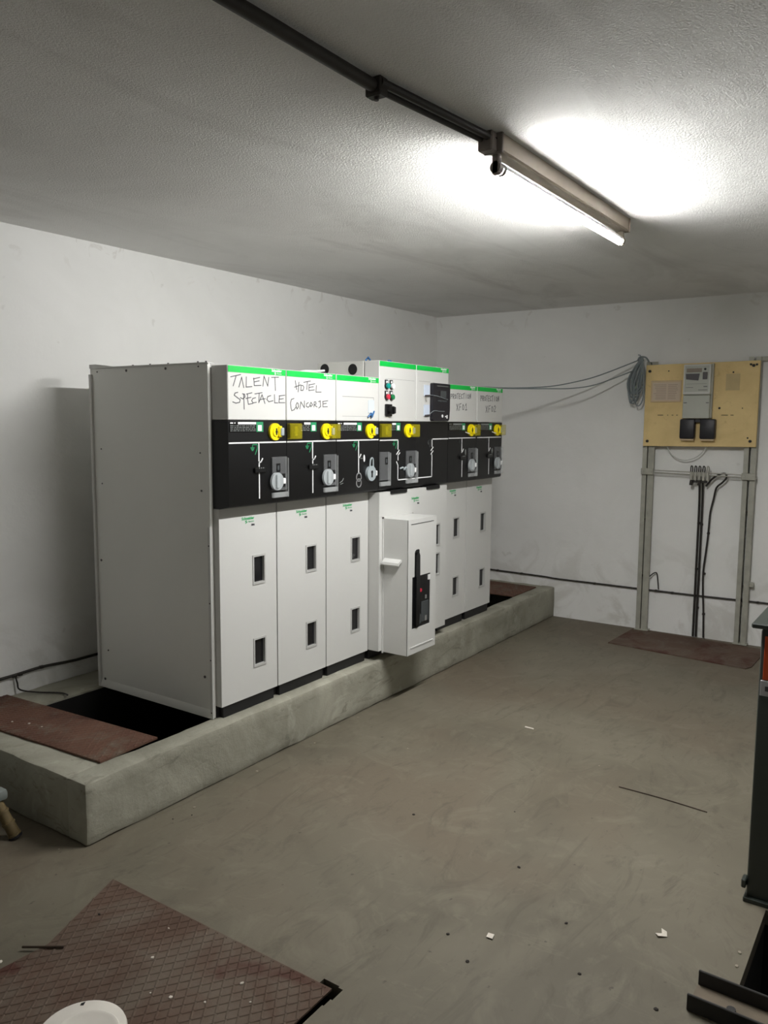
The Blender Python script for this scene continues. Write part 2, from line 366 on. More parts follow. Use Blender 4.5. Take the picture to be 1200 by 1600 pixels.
HAND = {"T":[[[0.0213,1.5129],[0.0798,1.5252]],[[0.0526,1.5177],[0.0347,1.4757]],[[0.069,1.4722],[0.086,1.5141],[0.0981,1.4709]],[[0.1148,1.5167],[0.1129,1.4735],[0.1486,1.477]],[[0.1612,1.5141],[0.1637,1.4818],[0.2065,1.4844]],[[0.1588,1.5107],[0.199,1.5189]],[[0.164,1.4976],[0.1951,1.504]],[[0.2188,1.482],[0.2263,1.5265],[0.2501,1.4833],[0.2575,1.5218]],[[0.2759,1.5227],[0.3228,1.5259]],[[0.2982,1.5238],[0.3007,1.466]],[[0.0611,1.4491],[0.0449,1.4453],[0.0402,1.4363],[0.0595,1.4263],[0.0756,1.4186],[0.0719,1.4071],[0.0504,1.4029],[0.0317,1.4077]],[[0.097,1.4401],[0.0994,1.3785]],[[0.09,1.444],[0.1029,1.4424],[0.1056,1.4309],[0.092,1.4223],[0.0769,1.4268]],[[0.1212,1.4438],[0.1208,1.4202],[0.1258,1.3997],[0.1522,1.404]],[[0.1147,1.4436],[0.1482,1.4501]],[[0.1108,1.4245],[0.1419,1.4304]],[[0.1708,1.4295],[0.1538,1.4257],[0.1464,1.4155],[0.1547,1.4066],[0.1753,1.4096]],[[0.1674,1.4461],[0.2128,1.4527]],[[0.1943,1.4495],[0.1912,1.4091]],[[0.1912,1.4083],[0.2127,1.4438],[0.2308,1.4059]],[[0.2,1.422],[0.2324,1.4271]],[[0.2691,1.4418],[0.2501,1.437],[0.2436,1.424],[0.2561,1.4141],[0.2841,1.4191]],[[0.2941,1.4465],[0.2949,1.4099],[0.3162,1.4104]],[[0.3283,1.4428],[0.3241,1.4115],[0.3635,1.4125]],[[0.3257,1.4419],[0.3639,1.4465]],[[0.3255,1.4271],[0.3544,1.4305]]],"H":[[[0.0635,1.5153],[0.0728,1.4758]],[[0.0585,1.4859],[0.1034,1.4984]],[[0.0896,1.5098],[0.0838,1.4647]],[[0.1048,1.4949],[0.1032,1.4725],[0.1186,1.4731],[0.1257,1.4877],[0.1174,1.4963],[0.1048,1.4949]],[[0.1245,1.5109],[0.1742,1.5195]],[[0.1513,1.5148],[0.1468,1.4786]],[[0.1641,1.5019],[0.1625,1.4738],[0.2029,1.4789]],[[0.1626,1.5004],[0.2073,1.5078]],[[0.1633,1.4883],[0.1957,1.4932]],[[0.219,1.4996],[0.2159,1.4684],[0.2557,1.4698]],[[0.0533,1.4335],[0.0356,1.4286],[0.0287,1.4125],[0.0319,1.3905],[0.0378,1.3769],[0.0542,1.3812],[0.0667,1.3939]],[[0.0751,1.4145],[0.0667,1.4019],[0.0748,1.3851],[0.086,1.396],[0.0833,1.4112],[0.0751,1.4145]],[[0.0956,1.3864],[0.1028,1.4188],[0.1279,1.3924],[0.1295,1.424]],[[0.1579,1.4165],[0.145,1.4117],[0.1421,1.399],[0.1563,1.3947],[0.1736,1.4042]],[[0.178,1.4188],[0.1693,1.4077],[0.1764,1.3978],[0.1895,1.4073],[0.178,1.4188]],[[0.1996,1.3974],[0.2026,1.4213],[0.2143,1.4216],[0.2172,1.4125],[0.2025,1.4075],[0.223,1.3979]],[[0.2467,1.4279],[0.2511,1.4003],[0.2362,1.393]],[[0.2348,1.4239],[0.2497,1.4261]],[[0.269,1.4253],[0.269,1.3988],[0.3037,1.4004]],[[0.2675,1.4248],[0.3068,1.4295]],[[0.269,1.4132],[0.2961,1.4166]]],"P1":[[[0.0283,1.4733],[0.0287,1.5036]],[[0.0274,1.502],[0.043,1.501],[0.0433,1.4904],[0.0291,1.4885]],[[0.0543,1.474],[0.0546,1.5044]],[[0.0534,1.5029],[0.0691,1.5019],[0.0694,1.4912],[0.0551,1.4893],[0.0713,1.4745]],[[0.0875,1.5025],[0.0812,1.4931],[0.0843,1.4779],[0.0936,1.4782],[0.0971,1.4905],[0.0875,1.5025]],[[0.1032,1.506],[0.1244,1.5098]],[[0.1138,1.5079],[0.1136,1.4757]],[[0.1339,1.5055],[0.1336,1.4763],[0.1496,1.4783]],[[0.1339,1.5055],[0.1486,1.5075]],[[0.1344,1.4917],[0.1464,1.4936]],[[0.1757,1.5038],[0.1649,1.505],[0.1599,1.4925],[0.1658,1.4787],[0.1765,1.4821]],[[0.1837,1.5087],[0.2054,1.5125]],[[0.1946,1.5106],[0.1944,1.478]],[[0.2221,1.5084],[0.2226,1.4803]],[[0.2498,1.5077],[0.2432,1.4981],[0.2466,1.4826],[0.2563,1.4829],[0.26,1.4955],[0.2498,1.5077]],[[0.2704,1.4801],[0.272,1.51],[0.2843,1.4836],[0.286,1.5121]],[[0.1012,1.4026],[0.1221,1.4427]],[[0.0999,1.4422],[0.1235,1.403]],[[0.1384,1.4042],[0.1408,1.4441],[0.1613,1.4466]],[[0.1396,1.4242],[0.1564,1.4265]],[[0.1861,1.4422],[0.1771,1.4299],[0.1816,1.4099],[0.1949,1.4102],[0.2,1.4264],[0.1861,1.4422]],[[0.215,1.4357],[0.2261,1.4481],[0.2257,1.4077]],[[0.2141,1.4075],[0.2391,1.4091]]],"P2":[[[0.0491,1.4704],[0.049,1.5047]],[[0.0477,1.5029],[0.0639,1.5017],[0.0644,1.4897],[0.0497,1.4876]],[[0.076,1.4706],[0.0759,1.5051]],[[0.0746,1.5033],[0.0909,1.5021],[0.0914,1.4901],[0.0766,1.4879],[0.0936,1.4711]],[[0.1099,1.5023],[0.1036,1.4917],[0.1071,1.4745],[0.1166,1.4747],[0.1201,1.4887],[0.1099,1.5023]],[[0.1262,1.5058],[0.148,1.51]],[[0.1371,1.5079],[0.1374,1.4714]],[[0.1579,1.5047],[0.1581,1.4715],[0.1747,1.4737]],[[0.1579,1.5047],[0.1731,1.5069]],[[0.1587,1.489],[0.1711,1.4911]],[[0.2013,1.502],[0.19,1.5035],[0.1851,1.4893],[0.1914,1.4737],[0.2024,1.4775]],[[0.2095,1.5071],[0.2319,1.5114]],[[0.2206,1.5092],[0.221,1.4723]],[[0.2491,1.5062],[0.2501,1.4743]],[[0.2778,1.5048],[0.2712,1.494],[0.2749,1.4763],[0.285,1.4766],[0.2886,1.4909],[0.2778,1.5048]],[[0.2996,1.473],[0.3008,1.5069],[0.3139,1.4769],[0.3151,1.5091]],[[0.1256,1.3969],[0.1478,1.4386]],[[0.1238,1.4381],[0.1497,1.3973]],[[0.1658,1.3988],[0.1679,1.4403],[0.1901,1.4428]],[[0.1668,1.4196],[0.185,1.422]],[[0.2169,1.4385],[0.2073,1.4258],[0.2124,1.405],[0.2267,1.4052],[0.2321,1.4221],[0.2169,1.4385]],[[0.2459,1.4362],[0.258,1.4449],[0.2689,1.4346],[0.2475,1.4027],[0.2745,1.4052]]]}

# ------------------------------------------------------------------ the room
PIT = (-.95, .280, -2.90, -2.127)          # open floor trench in front of the transformer
TR = (-.56, 3.52, .12, .90)                # cable trench under the switchgear
GAP = (-1.9, -.8185, -1.211, -.42)           # shallow cut-out under the foreground plate
fl = structure(M().plate((XF, XB), (YR, YW), [PIT, TR, GAP, (-.850, -.801, -1.222, -1.180), (-.83, -.795, -1.205, -1.150), (-.880, -.812, -1.216, -1.20)], -.05, 0., axis='z').build('floor', 'concrete_floor', smooth=False))
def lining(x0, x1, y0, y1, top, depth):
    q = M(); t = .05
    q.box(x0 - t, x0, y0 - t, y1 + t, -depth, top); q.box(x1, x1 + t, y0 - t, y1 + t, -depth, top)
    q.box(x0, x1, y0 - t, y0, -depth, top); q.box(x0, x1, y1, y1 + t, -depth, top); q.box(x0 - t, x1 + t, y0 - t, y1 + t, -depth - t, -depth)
    return q.build('trench_shade_lining', 'pit_shade', fl, smooth=False)
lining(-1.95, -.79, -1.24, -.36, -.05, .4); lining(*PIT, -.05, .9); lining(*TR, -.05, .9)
M().box(-.56, 3.52, .8955, .8985, -.05, B - .012).box(-.5585, -.5555, .125, .895, -.05, B - .012).build('trench_shade_lining', 'pit_shade', fl, smooth=False)  # thin dark sheets over the inner faces of ledge and slab, painted shade
structure(M().box(XF - .1, XB + .1, YR - .1, YW + .1, ZC, ZC + .1).build('ceiling', 'stucco_ceiling', smooth=False))
structure(M().box(XF - .1, XB + .1, YW, YW + .1, -.05, ZC).build('wall_left', 'plaster_wall', smooth=False))
structure(M().box(XB, XB + .1, YR - .1, YW, -.05, ZC).build('wall_back', 'plaster_wall', smooth=False))
structure(M().box(XF - .1, XB + .1, YR - .1, YR, -.05, ZC).build('wall_right', 'plaster_wall', smooth=False))
structure(M().box(XF - .1, XF, YR, YW, -.05, ZC).build('wall_front', 'plaster_wall', smooth=False))

# concrete plinth: kerb, near slab, ledge along the wall, far slab
pl = bpy.data.objects.new('concrete_plinth', None); COL.objects.link(pl); pl.location = (-.746, .004, 0)
tag(pl, 'long low grey concrete plinth carrying the switchgear row', 'plinth'); structure(pl)
def pk(name, *a, **k):
    q = M().rough(*a, **k); q.v = [(x + .746, y - .004, z) for x, y, z in q.v]
    return q.build(name, 'plinth_concrete', pl)
pk('front_kerb', -.746, XB - .002, .004, .122, .001, B, cell=.045)
pk('near_slab', -.744, -.56, .118, YW - .003, .001, B - .001, cell=.05)
pk('wall_ledge', -.565, XB - .003, .90, YW - .003, .001, B - .002, cell=.08)
pk('far_slab', 3.52, XB - .003, .118, .905, .001, B - .001, cell=.05)

# ------------------------------------------------------------------ ceiling lamp
lamp = thing('fluorescent_light', 'lit fluorescent tube on a bare batten under the ceiling', 'ceiling light', (.57, -1.262, ZC))
M().prism([(-.027, 0), (-.027, -.050), (-.022, -.056), (.022, -.056), (.027, -.050), (.027, 0)], 'x', -.635, .635).build('batten', 'fixture_paint', lamp)
M().box(-.645, -.635, -.033, .033, -.062, 0, .002).build('end_cap', 'tube_holder', lamp)
M().box(.635, .645, -.033, .033, -.06, 0, .002).build('end_cap', 'fixture_paint', lamp)
for sx, mt in ((-1, 'tube_holder'), (1, 'fixture_paint')):
    M().box(sx * .606, sx * .628, -.013, .013, -.119, -.056, .004).cyl((sx * .602, 0, -.098), (sx * .628, 0, -.098), .019, 16).build('tube_holder', mt, lamp)
def half_round(r, a0, a1, x0, x1, n=14):
    P = [(r * math.cos(a0 + (a1 - a0) * k / n), -.098 + r * math.sin(a0 + (a1 - a0) * k / n)) for k in range(n + 1)]
    return M().prism(P, 'x', x0, x1)
CUT = -.08                                  # only the lower half glows; opaque back added to keep light off the ceiling
half_round(.0180, -math.pi - CUT, CUT, -.602, .602).build('tube', 'tube_glow', lamp)
half_round(.0182, CUT, math.pi - CUT, -.602, .602).build('tube_light_shield', 'white_print', lamp)
M().cyl((-.60, 0, -.098), (-.578, 0, -.098), .0188, 20).build('tube_end', 'tube_holder', lamp)

run = thing('ceiling_conduit', 'dark cable conduit clipped along the ceiling up to the tube light', 'conduit', (-.5, -1.19, ZC))
q = M(); q.cyl((-4.0, .045, -.022), (-.10, .006, -.022), .017, 14); q.build('pipe', 'dark_conduit', run)
M().cyl((-.12, .010, -.024), (.44, -.052, -.024), .009, 10).build('cable', 'dark_conduit', run)
M().cyl((-.12, -.014, -.016), (.44, -.076, -.018), .012, 10).build('cable', 'dark_cable', run)
for x, y in ((-.11, .005), (-1.6, .02), (-2.8, .03)):
    M().box(x - .018, x + .018, y - .026, y + .026, -.048, 0, .004).cyl((x, y, -.056), (x, y, -.045), .007, 8).build('clip', 'dark_conduit', run)
M().box(.39, .435, -.085, -.035, -.06, 0, .004).build('gland', 'tube_holder', run)

# ------------------------------------------------------------------ switchgear
U = .375
GRP = 'switchgear cubicles standing in a row on the concrete plinth'
YF = -.0015

def logo(parent, x, y, z, wd, m1, m2):
    """maker's mark: name, small emblem and second word"""
    s = wd / .098
    lettering('maker_name', 'Schneider', .0205 * s, x, y, z, m1, parent, bold=.0006 * s, stretch=1.08)
    e = M()
    e.ribbon([(x + .034 * s, z - .004 * s), (x + .026 * s, z - .008 * s), (x + .038 * s, z - .012 * s), (x + .028 * s, z - .017 * s)], .004 * s, y - .0003, y + .0003)
    e.build('emblem', m1, parent)
    lettering('maker_name', 'Electric', .0125 * s, x + .046 * s, y, z - .014 * s, m2, parent, stretch=1.1)

def upper_panel(c, x0, x1, z1, y1=.098, logo_on=True):
    u = M().box(x0 + .0025, x1 - .0025, 0, y1, 1.3315, z1, .003).build('upper_panel', 'white_paint', c)
    g = M().box(x0 + .005, x1 - .005, -.0012, .0008, z1 - .0295, z1 - .0025).build('green_strip', 'green_film', u)
    if logo_on: logo(g, x1 - .10, -.0018, z1 - .0145, .075, 'white_print', 'white_print')
    return u

def mimic_panel(c, x0, x1):
    prof = [(.098, .946), (.058, .946), (.006, .957), (.0, .966), (.0, 1.3295), (.098, 1.3295)]
    return M().prism(prof, 'x', x0 + .0015, x1 - .0015).build('mimic_panel', 'black_plastic', c)

def nameplate(c, x0, x1=None, z0=1.280, z1=1.324, dim=False):
    p = M().box(x0, x0 + .207 if x1 is None else x1, -.0025, .001, z0, z1).build('rating_plate', 'black_gloss', c)
    xe = x0 + .207 if x1 is None else x1
    M().box(xe - .043, xe, -.0032, -.002, z0, z1).build('green_field', 'dark_green_print', p)
    M().box(xe - .034, xe - .010, -.0038, -.003, z0 + .004, z0 + .030).build('white_sticker', 'white_print', p)
    L = xe - .043 - x0
    q = M().box(x0 + min(.05, L * .4), xe - .045, -.0032, -.002, z1 - .011, z1 - .001)
    if L > .1: q.box(x0 + .003, x0 + .020, -.0032, -.002, z1 - .008, z1 - .003); q.box(x0 + .028, x0 + .034, -.0032, -.002, z1 - .008, z1 - .003)
    q.build('header_bar', 'grey_print' if dim else 'white_print', p)
    t = M(); rr = random.Random(int(x0 * 1000) + 3)
    for k in range(4):
        x = x0 + .004; z = z0 + .004 + k * .0072
        while x < xe - .055:
            l = rr.uniform(.006, .02); t.box(x, min(x + l, xe - .048), -.003, -.002, z, z + .0028); x += l + rr.uniform(.003, .007)
    if t.v: t.build('small_print', 'grey_print', p)
    return p

def yellow_disc(c, x, z=1.280, clear=False):
    d = M().cyl((x, -.012, z), (x, .002, z), .0385, 32).build('operating_disc', 'yellow_plastic', c)
    M().cyl((x, -.0165, z), (x, -.011, z), .021, 24).build('disc_boss', 'yellow_plastic', d)
    k = M().box(x - .004, x + .004, -.018, -.016, z - .014, z + .016); k.cyl((x, -.0181, z), (x, -.016, z), .0075, 14)
    k.build('keyhole', 'ink_black', d)
    M().box(x + .012, x + .032, -.024, -.011, z - .024, z + .026, .003).build('latch', 'yellow_plastic', d)
    M().box(x + .018, x + .040, -.030, -.010, z - .018, z + .018, .003).build('hasp', 'silver_plastic', d)
    if clear:
        M().box(x + .014, x + .082, -.034, -.002, z - .036, z + .036, .004).build('hinged_cover', 'yellow_clear', c)
    return d

def yellow_cover(c, x0, x1):
    q = M().box(x0, x1, -.024, .0, 1.245, 1.318, .004).build('yellow_cover', 'yellow_clear', c)
    M().box(x0 + .03, x0 + .05, -.026, -.022, 1.258, 1.305, .002).build('moulded_rib', 'yellow_clear', q)

def silver_disc(c, x, z=1.055, neck=True, clear=False):
    m = 'smoke_clear' if clear else 'silver_plastic'
    d = M().cyl((x, -.016, z), (x, .002, z), .040, 32).build('padlock_disc', 'silver_plastic', c)
    if neck:
        M().tube([(x - .012, -.010, z + .034), (x - .008, -.012, z + .075), (x + .012, -.012, z + .078), (x + .020, -.010, z + .030)], .0045, 8).build('shackle', 'silver_plastic', d)
    k = M().box(x - .005, x + .005, -.0185, -.0155, z - .020, z + .010); k.cyl((x, -.0187, z + .008), (x, -.0155, z + .008), .008, 14)
    k.build('keyhole', 'ink_black', d)
    M().box(x + .034, x + .052, -.016, -.002, z - .013, z + .013, .002).build('white_tab', 'white_print', d)
    return d

def padlock_flap(c, x0, x1, disc=None, z0=.980, z1=1.166):
    f = M().box(x0, x1, -.010, .0, z0 + .032, z1, .002).build('padlock_flap', 'smoke_clear', c)
    M().box(x0, x1, -.018, -.002, z0, z0 + .024, .003).build('flap_lip', 'clear_rim', f)
    M().box(x1 - .003, x1 + .002, -.018, .0, z0, z1 - .006, .001).build('flap_edge', 'clear_rim', f)
    xm = x0 + .038 if disc else (x0 + x1) / 2 + .012
    fr_ = M().plate((xm - .011, xm + .013), (z1 - .068, z1 - .030), [(xm - .006, xm + .008, z1 - .060, z1 - .038)], -.0125, -.0095).build('slot_rim', 'black_gloss', f, smooth=False)
    M().box(xm - .006, xm + .008, -.0115, -.0095, z1 - .060, z1 - .038).build('slot', 'screen_grey', fr_)
    if disc:
        M().box(disc + .030, disc + .060, -.0125, -.0095, 1.028, 1.088, .001).build('tab_recess', 'black_gloss', f)
        M().cyl((disc, -.020, 1.055), (disc, -.009, 1.055), .0405, 30).build('padlock_disc', 'disc_clear', f)
        M().box(disc - .014, disc + .004, -.030, -.019, 1.024, 1.086, .003).build('disc_grip', 'disc_clear', f)
        M().box(disc + .038, disc + .054, -.022, -.011, 1.042, 1.068, .002).build('white_tab', 'white_print', f)

def mimic_lines(c, lines, wd=.0062):
    for pts in lines: M().ribbon(pts, wd, -.0012, .0006).build('mimic_line', 'white_print', c)

def earth_mark(c, x, z=1.212, m='dark_green_print'):
    q = M(); w_ = .0038
    q.ribbon([(x + .029, z - .004), (x + .029, z + .012), (x - .002, z + .012), (x - .002, z - .002)], w_, -.001, .0006)
    q.ribbon([(x - .013, z - .002), (x + .009, z - .002)], w_, -.001, .0006).ribbon([(x - .009, z - .008), (x + .005, z - .008)], w_, -.001, .0006).ribbon([(x - .005, z - .013), (x + .001, z - .013)], w_, -.001, .0006)
    q.ribbon([(x + .029, z - .004), (x + .015, z - .030)], w_, -.001, .0006)
    q.build('earth_symbol', m, c)

def indicator(c, x, z=1.112):
    q = M().box(x - .037, x + .037, -.012, 0, z - .013, z + .010, .003).build('position_indicator', 'black_gloss', c)
    d = M()
    for k in range(3): d.cyl((x - .012 + k * .013, -.0135, z + .008), (x - .012 + k * .013, -.0115, z + .008), .003, 8)
    d.build('indicator_dots', 'grey_print', q)

def lower_door(c, x0, x1, y0, wins, z0=.056, z1=.945, logo_at=(.142, .884)):
    d = M().plate((x0 + .0035, x1 - .0035), (z0, z1), wins, y0, .097).build('lower_door', 'white_paint', c, smooth=False)
    for a, b, e, f in wins:
        fr = M().plate((a - .005, b + .005), (e - .006, f + .006), [(a + .003, b - .003, e + .004, f - .003)], y0 - .0035, y0 + .012).build('window_frame', 'window_trim', d, smooth=False)
        M().box(a + .001, b - .001, y0 + .010, y0 + .016, e + .001, f - .001).build('window_pane', 'window_glass', fr, smooth=False)
    x, z = logo_at
    logo(d, x, y0 - .0006, z, .09, 'logo_green', 'logo_green')
    lettering('range_mark', 'SM6', .0125, x + .062, y0 - .0006, z - .030, 'pen_ink', d, bold=.0006)
    return d

def kick(c, x0, x1, y=.074):
    M().box(x0 + .020, x1 - .020, y, .35, 0.001, .0555, .002).box(x0 + .002, x1 - .002, y + .022, .34, .004, .055).build('kick_plate', 'dark_kick', c)

def carcass(c, x0, x1, top=1.555):
    return M().box(x0 + .001, x1 - .001, .099, .905, .057 if x0 >= 0 else 0, top, .002).build('carcass', 'carcass_grey', c)

def handwriting(c, strokes, wd=.0036):
    zmid = 1.4485
    for line in ([s for s in strokes if sum(z for x, z in s) / len(s) >= zmid], [s for s in strokes if sum(z for x, z in s) / len(s) < zmid]):
        q = M()
        for s in line: q.ribbon(s, wd, -.0008, .0004)
        q.build('handwriting', 'pen_ink', c)

def cubicle(k, label, w_=U):
    return thing('switchgear_cubicle', label, 'switchgear', (k * U, 0, B), 0, GRP)

def standard(c, hand=None, flap=True, yclear=False, cover=False, win_dx=0., np_dim=False, lg=(.142, .884)):
    carcass(c, 0, U); u = upper_panel(c, 0, U, 1.563)
    if hand: handwriting(u, hand)
    p = mimic_panel(c, 0, U); kick(c, 0, U)
    if cover:
        yellow_cover(c, .001, .088); nameplate(c, .092, .215, dim=np_dim)
    else: nameplate(c, .008, dim=np_dim)
    yellow_disc(c, .289, clear=yclear)
    lower_door(c, 0, U, .066, [(.214 + win_dx, .288 + win_dx, .584, .710), (.214 + win_dx, .288 + win_dx, .194, .320)], logo_at=lg)
    return u, p

# 1 and 2: two ring-main cubicles with marker-pen names
c1 = cubicle(0, 'nearest cubicle of the row, marked TALENT SPECTACLE in marker pen')
u, p = standard(c1, HAND['T'])
MIM = [[(.006, 1.233), (.368, 1.233)], [(.188, 1.233), (.188, 1.190)], [(.188, 1.186), (.188, 1.152)], [(.190, 1.143), (.202, 1.148), (.211, 1.160)], [(.189, 1.142), (.189, 1.128)], [(.189, 1.096), (.189, .986)]]
mimic_lines(p, MIM); earth_mark(p, .150); indicator(p, .190); padlock_flap(c1, .266, .368, .291)
side = M().box(-.012, -.001, .099, .908, .004, 1.571, .0015).build('side_panel', 'side_sheet', c1)
M().box(-.0195, -.011, .099, .115, .002, .867, .001).build('front_flange', 'white_paint', side)
M().box(-.0165, -.011, .099, .117, .867, 1.567, .001).build('front_flange', 'side_sheet', side)
M().box(-.022, -.011, .892, .909, .002, 1.545, .001).build('rear_flange', 'white_paint', side)
M().prism([(-.012, .002), (-.020, .002), (-.0205, .012), (-.012, .040)], 'y', .115, .892).build('bottom_flange', 'side_sheet', side)
M().prism([(.099, 1.571), (.72, 1.571), (.80, 1.572), (.908, 1.572), (.908, 1.592), (.86, 1.592), (.74, 1.578), (.099, 1.576)], 'x', -.016, .02).build('top_flange', 'white_paint', side)
for y, z, r in ((.638, 1.556, .006), (.368, 1.557, .006), (.853, 1.556, .0035), (.159, 1.559, .0035), (.840, 1.189, .0035), (.157, 1.188, .0035), (.841, 1.022, .0035), (.153, 1.023, .0045),
                (.867, .643, .006), (.835, .194, .0045), (.866, .043, .0065), (.153, .186, .0065)):
    M().cyl((-.0145, y, z), (-.010, y, z), r, 10).build('screw', 'meter_dark', side)
for z in (.784, .528, .271, .03):
    M().cyl((-.0215, .106, z), (-.019, .106, z), .0035, 8).build('screw', 'meter_dark', side)
for y in (.60, .48, .36, .17, .12): M().cyl((-.004, y, 1.573), (-.004, y, 1.582), .004, 8).build('screw', 'meter_dark', side)

c2 = cubicle(1, 'second cubicle from the near end, marked HOTEL CONCORDE in marker pen')
u, p = standard(c2, HAND['H'], yclear=True, cover=True, win_dx=.004)
mimic_lines(p, MIM); earth_mark(p, .150); indicator(p, .190); padlock_flap(c2, .266, .368, .291)

# 3: metering cubicle without pen marks, key tag hanging on its flap
c3 = cubicle(2, 'third cubicle, unmarked white top with a bagged key, two white rings on black panel')
u, p = standard(c3, None, win_dx=.004)
M().box(.051, .326, -.0006, .0003, 1.4540, 1.4562).box(.3245, .3262, -.0006, .0003, 1.44, 1.455).box(.051, .326, -.0006, .0003, 1.3555, 1.3567).build('flap_seam', 'seam_grey', u)
bag = M().box(.276, .324, -.004, -.0005, 1.374, 1.442, .001).build('key_bag', 'tag_film', u)
M().tube([(.268, -.006, 1.352), (.282, -.009, 1.366), (.298, -.010, 1.360), (.312, -.008, 1.372), (.322, -.006, 1.384)], .0045, 8).tube([(.290, -.006, 1.376), (.300, -.012, 1.362), (.296, -.008, 1.350)], .004, 8).build('blue_tie', 'blue_tie', u)
def ring(x, z, rx, rz): return [(x + rx * math.cos(t), z + rz * math.sin(t)) for t in (2 * math.pi * k / 20 for k in range(21))]
mimic_lines(p, [[(.006, 1.233), (.368, 1.233)], [(.190, 1.233), (.190, 1.192)], [(.190, 1.188), (.191, 1.062)], [(.191, 1.140), (.203, 1.147), (.210, 1.158)]])
M().ribbon(ring(.194, 1.040, .021, .021), .0055, -.0012, .0006).build('transformer_symbol', 'white_print', p)
M().ribbon(ring(.194, 1.009, .021, .021), .0055, -.0012, .0006).build('transformer_symbol', 'white_print', p)
M().prism([(.240 + .007 * math.cos(t), 1.137 + .019 * math.sin(t)) for t in (2 * math.pi * k / 16 for k in range(16))], 'y', -.002, .0005).build('status_window', 'white_print', p)
M().ribbon([(.205, 1.137), (.228, 1.137)], .003, -.001, .0006).build('mimic_line', 'grey_print', p)
M().ribbon([(.03, 1.020), (.05, 1.028), (.06, 1.040)], .004, -.001, .0006).ribbon([(.036, 1.012), (.056, 1.016)], .003, -.001, .0006).build('small_symbol', 'grey_print', p)
earth_mark(p, .150); silver_disc(c3, .291)

# 4: double-width circuit-breaker cubicle
W2 = 2 * U
c4 = cubicle(3, 'double-width breaker cubicle, tallest of the row, with push buttons and black relay')
carcass(c4, 0, W2)
lv = M().box(.002, W2 - .002, .104, .425, 1.556, 1.656, .002).build('low_voltage_box', 'carcass_grey', c4)
for y, z in ((.177, 1.613), (.372, 1.619)):
    M().cyl((.0005, y, z), (.006, y, z), .030, 24).build('grommet', 'ink_black', lv)
wc = thing('white_cable', 'thin white cable running into the round hole of the tall cubicle', 'cable', (3 * U - .001, .372, B + 1.612))
M().tube([(0, 0, 0), (-.06, .013, -.006), (-.16, .028, -.012), (-.24, .038, -.05)], .006, 8).build('sheath', 'white_print', wc)
M().tube([(.06, .10, 1.655), (.05, .098, 1.668), (.035, .10, 1.672), (.028, .11, 1.660)], .005, 8).tube([(.05, .095, 1.664), (.025, .09, 1.678)], .004, 8).build('blue_tie', 'blue_tie', lv)
M().tube([(.24, .11, 1.655), (.235, .10, 1.672), (.25, .09, 1.668), (.262, .10, 1.655)], .005, 8).build('blue_tie', 'blue_tie', lv)
M().cyl((.55, .14, 1.655), (.55, .14, 1.664), .008, 10).cyl((.12, .14, 1.655), (.12, .14, 1.663), .006, 10).build('lifting_bolt', 'meter_dark', lv)
ul = upper_panel(c4, 0, U, 1.656, logo_on=False); ur = upper_panel(c4, U, W2, 1.656)
M().box(.060, .355, -.0006, .0003, 1.5615, 1.5627).build('panel_seam', 'seam_grey', ul)
M().box(.405, .530, -.0006, .0003, 1.5635, 1.5647).build('panel_seam', 'seam_grey', ur)
for x, z, mt in ((.066, 1.526, 'teal_button'), (.111, 1.526, 'white_button'), (.066, 1.467, 'red_button'), (.111, 1.467, 'green_button')):
    h = M().box(x - .013, x + .015, -.006, .001, z - .004, z + .030, .002).build('button_legend', 'ink_black', ul)
    M().box(x - .006, x + .008, -.0072, -.005, z + .010, z + .024, .001).build('legend_plate', 'white_print', h)
    b_ = M().cyl((x + .002, -.010, z - .003), (x + .002, .001, z - .003), .0165, 24).build('button_bezel', 'ink_black', ul)
    M().cyl((x + .002, -.020, z - .003), (x + .002, -.006, z - .003), .0140, 24).build('push_button', mt, b_)
sw = M().box(.054, .114, -.012, .001, 1.360, 1.425, .003).build('selector_switch', 'black_gloss', ul)
M().cyl((.092, -.034, 1.392), (.092, -.010, 1.392), .022, 20).box(.086, .098, -.048, -.030, 1.374, 1.410, .003).build('knob', 'black_plastic', sw)
rl = M().prism([(.530, 1.345), (.538, 1.337), (.712, 1.337), (.724, 1.347), (.731, 1.400), (.731, 1.553), (.726, 1.559), (.536, 1.559), (.530, 1.553)], 'y', -.022, .001).build('protection_relay', 'cover_black', ur)
M().box(.617, .682, -.0235, -.021, 1.474, 1.516, .002).build('screen', 'screen_grey', rl)
M().box(.575, .705, -.0228, -.0215, 1.542, 1.545).build('trim_line', 'grey_print', rl)
for k in range(6): M().cyl((.592 + k * .019, -.025, 1.455), (.592 + k * .019, -.021, 1.455), .006, 10).build('relay_button', 'screen_grey', rl)
M().cyl((.640, -.024, 1.366), (.640, -.021, 1.366), .0095, 14).build('relay_port', 'white_print', rl)
M().box(.672, .695, -.024, -.021, 1.360, 1.368).box(.688, .702, -.024, -.021, 1.352, 1.372).build('relay_sticker', 'white_print', rl)
for z0, z1 in ((1.480, 1.545), (1.365, 1.431)):
    t_ = M().box(.458, .520, -.005, -.0005, z0, z1, .001).build('key_bag', 'tag_film', ur)
    M().tube([(.464, -.008, z0 + .002), (.490, -.010, z0 + .004), (.516, -.010, z0 + .006)], .005, 8).build('key', 'meter_dark', t_)
M().tube([(.505, -.012, 1.488), (.56, -.026, 1.484), (.66, -.026, 1.470), (.700, -.025, 1.466)], .0018, 6).build('tie_wire', 'grey_cable', ur)
M().tube([(.500, -.012, 1.372), (.535, -.026, 1.396), (.60, -.026, 1.394), (.66, -.025, 1.394)], .0018, 6).build('tie_wire', 'grey_cable', ur)
M().tube([(.478, -.008, 1.478), (.470, -.010, 1.462), (.476, -.010, 1.448)], .0025, 6).build('key_ring', 'rod_steel', ur)
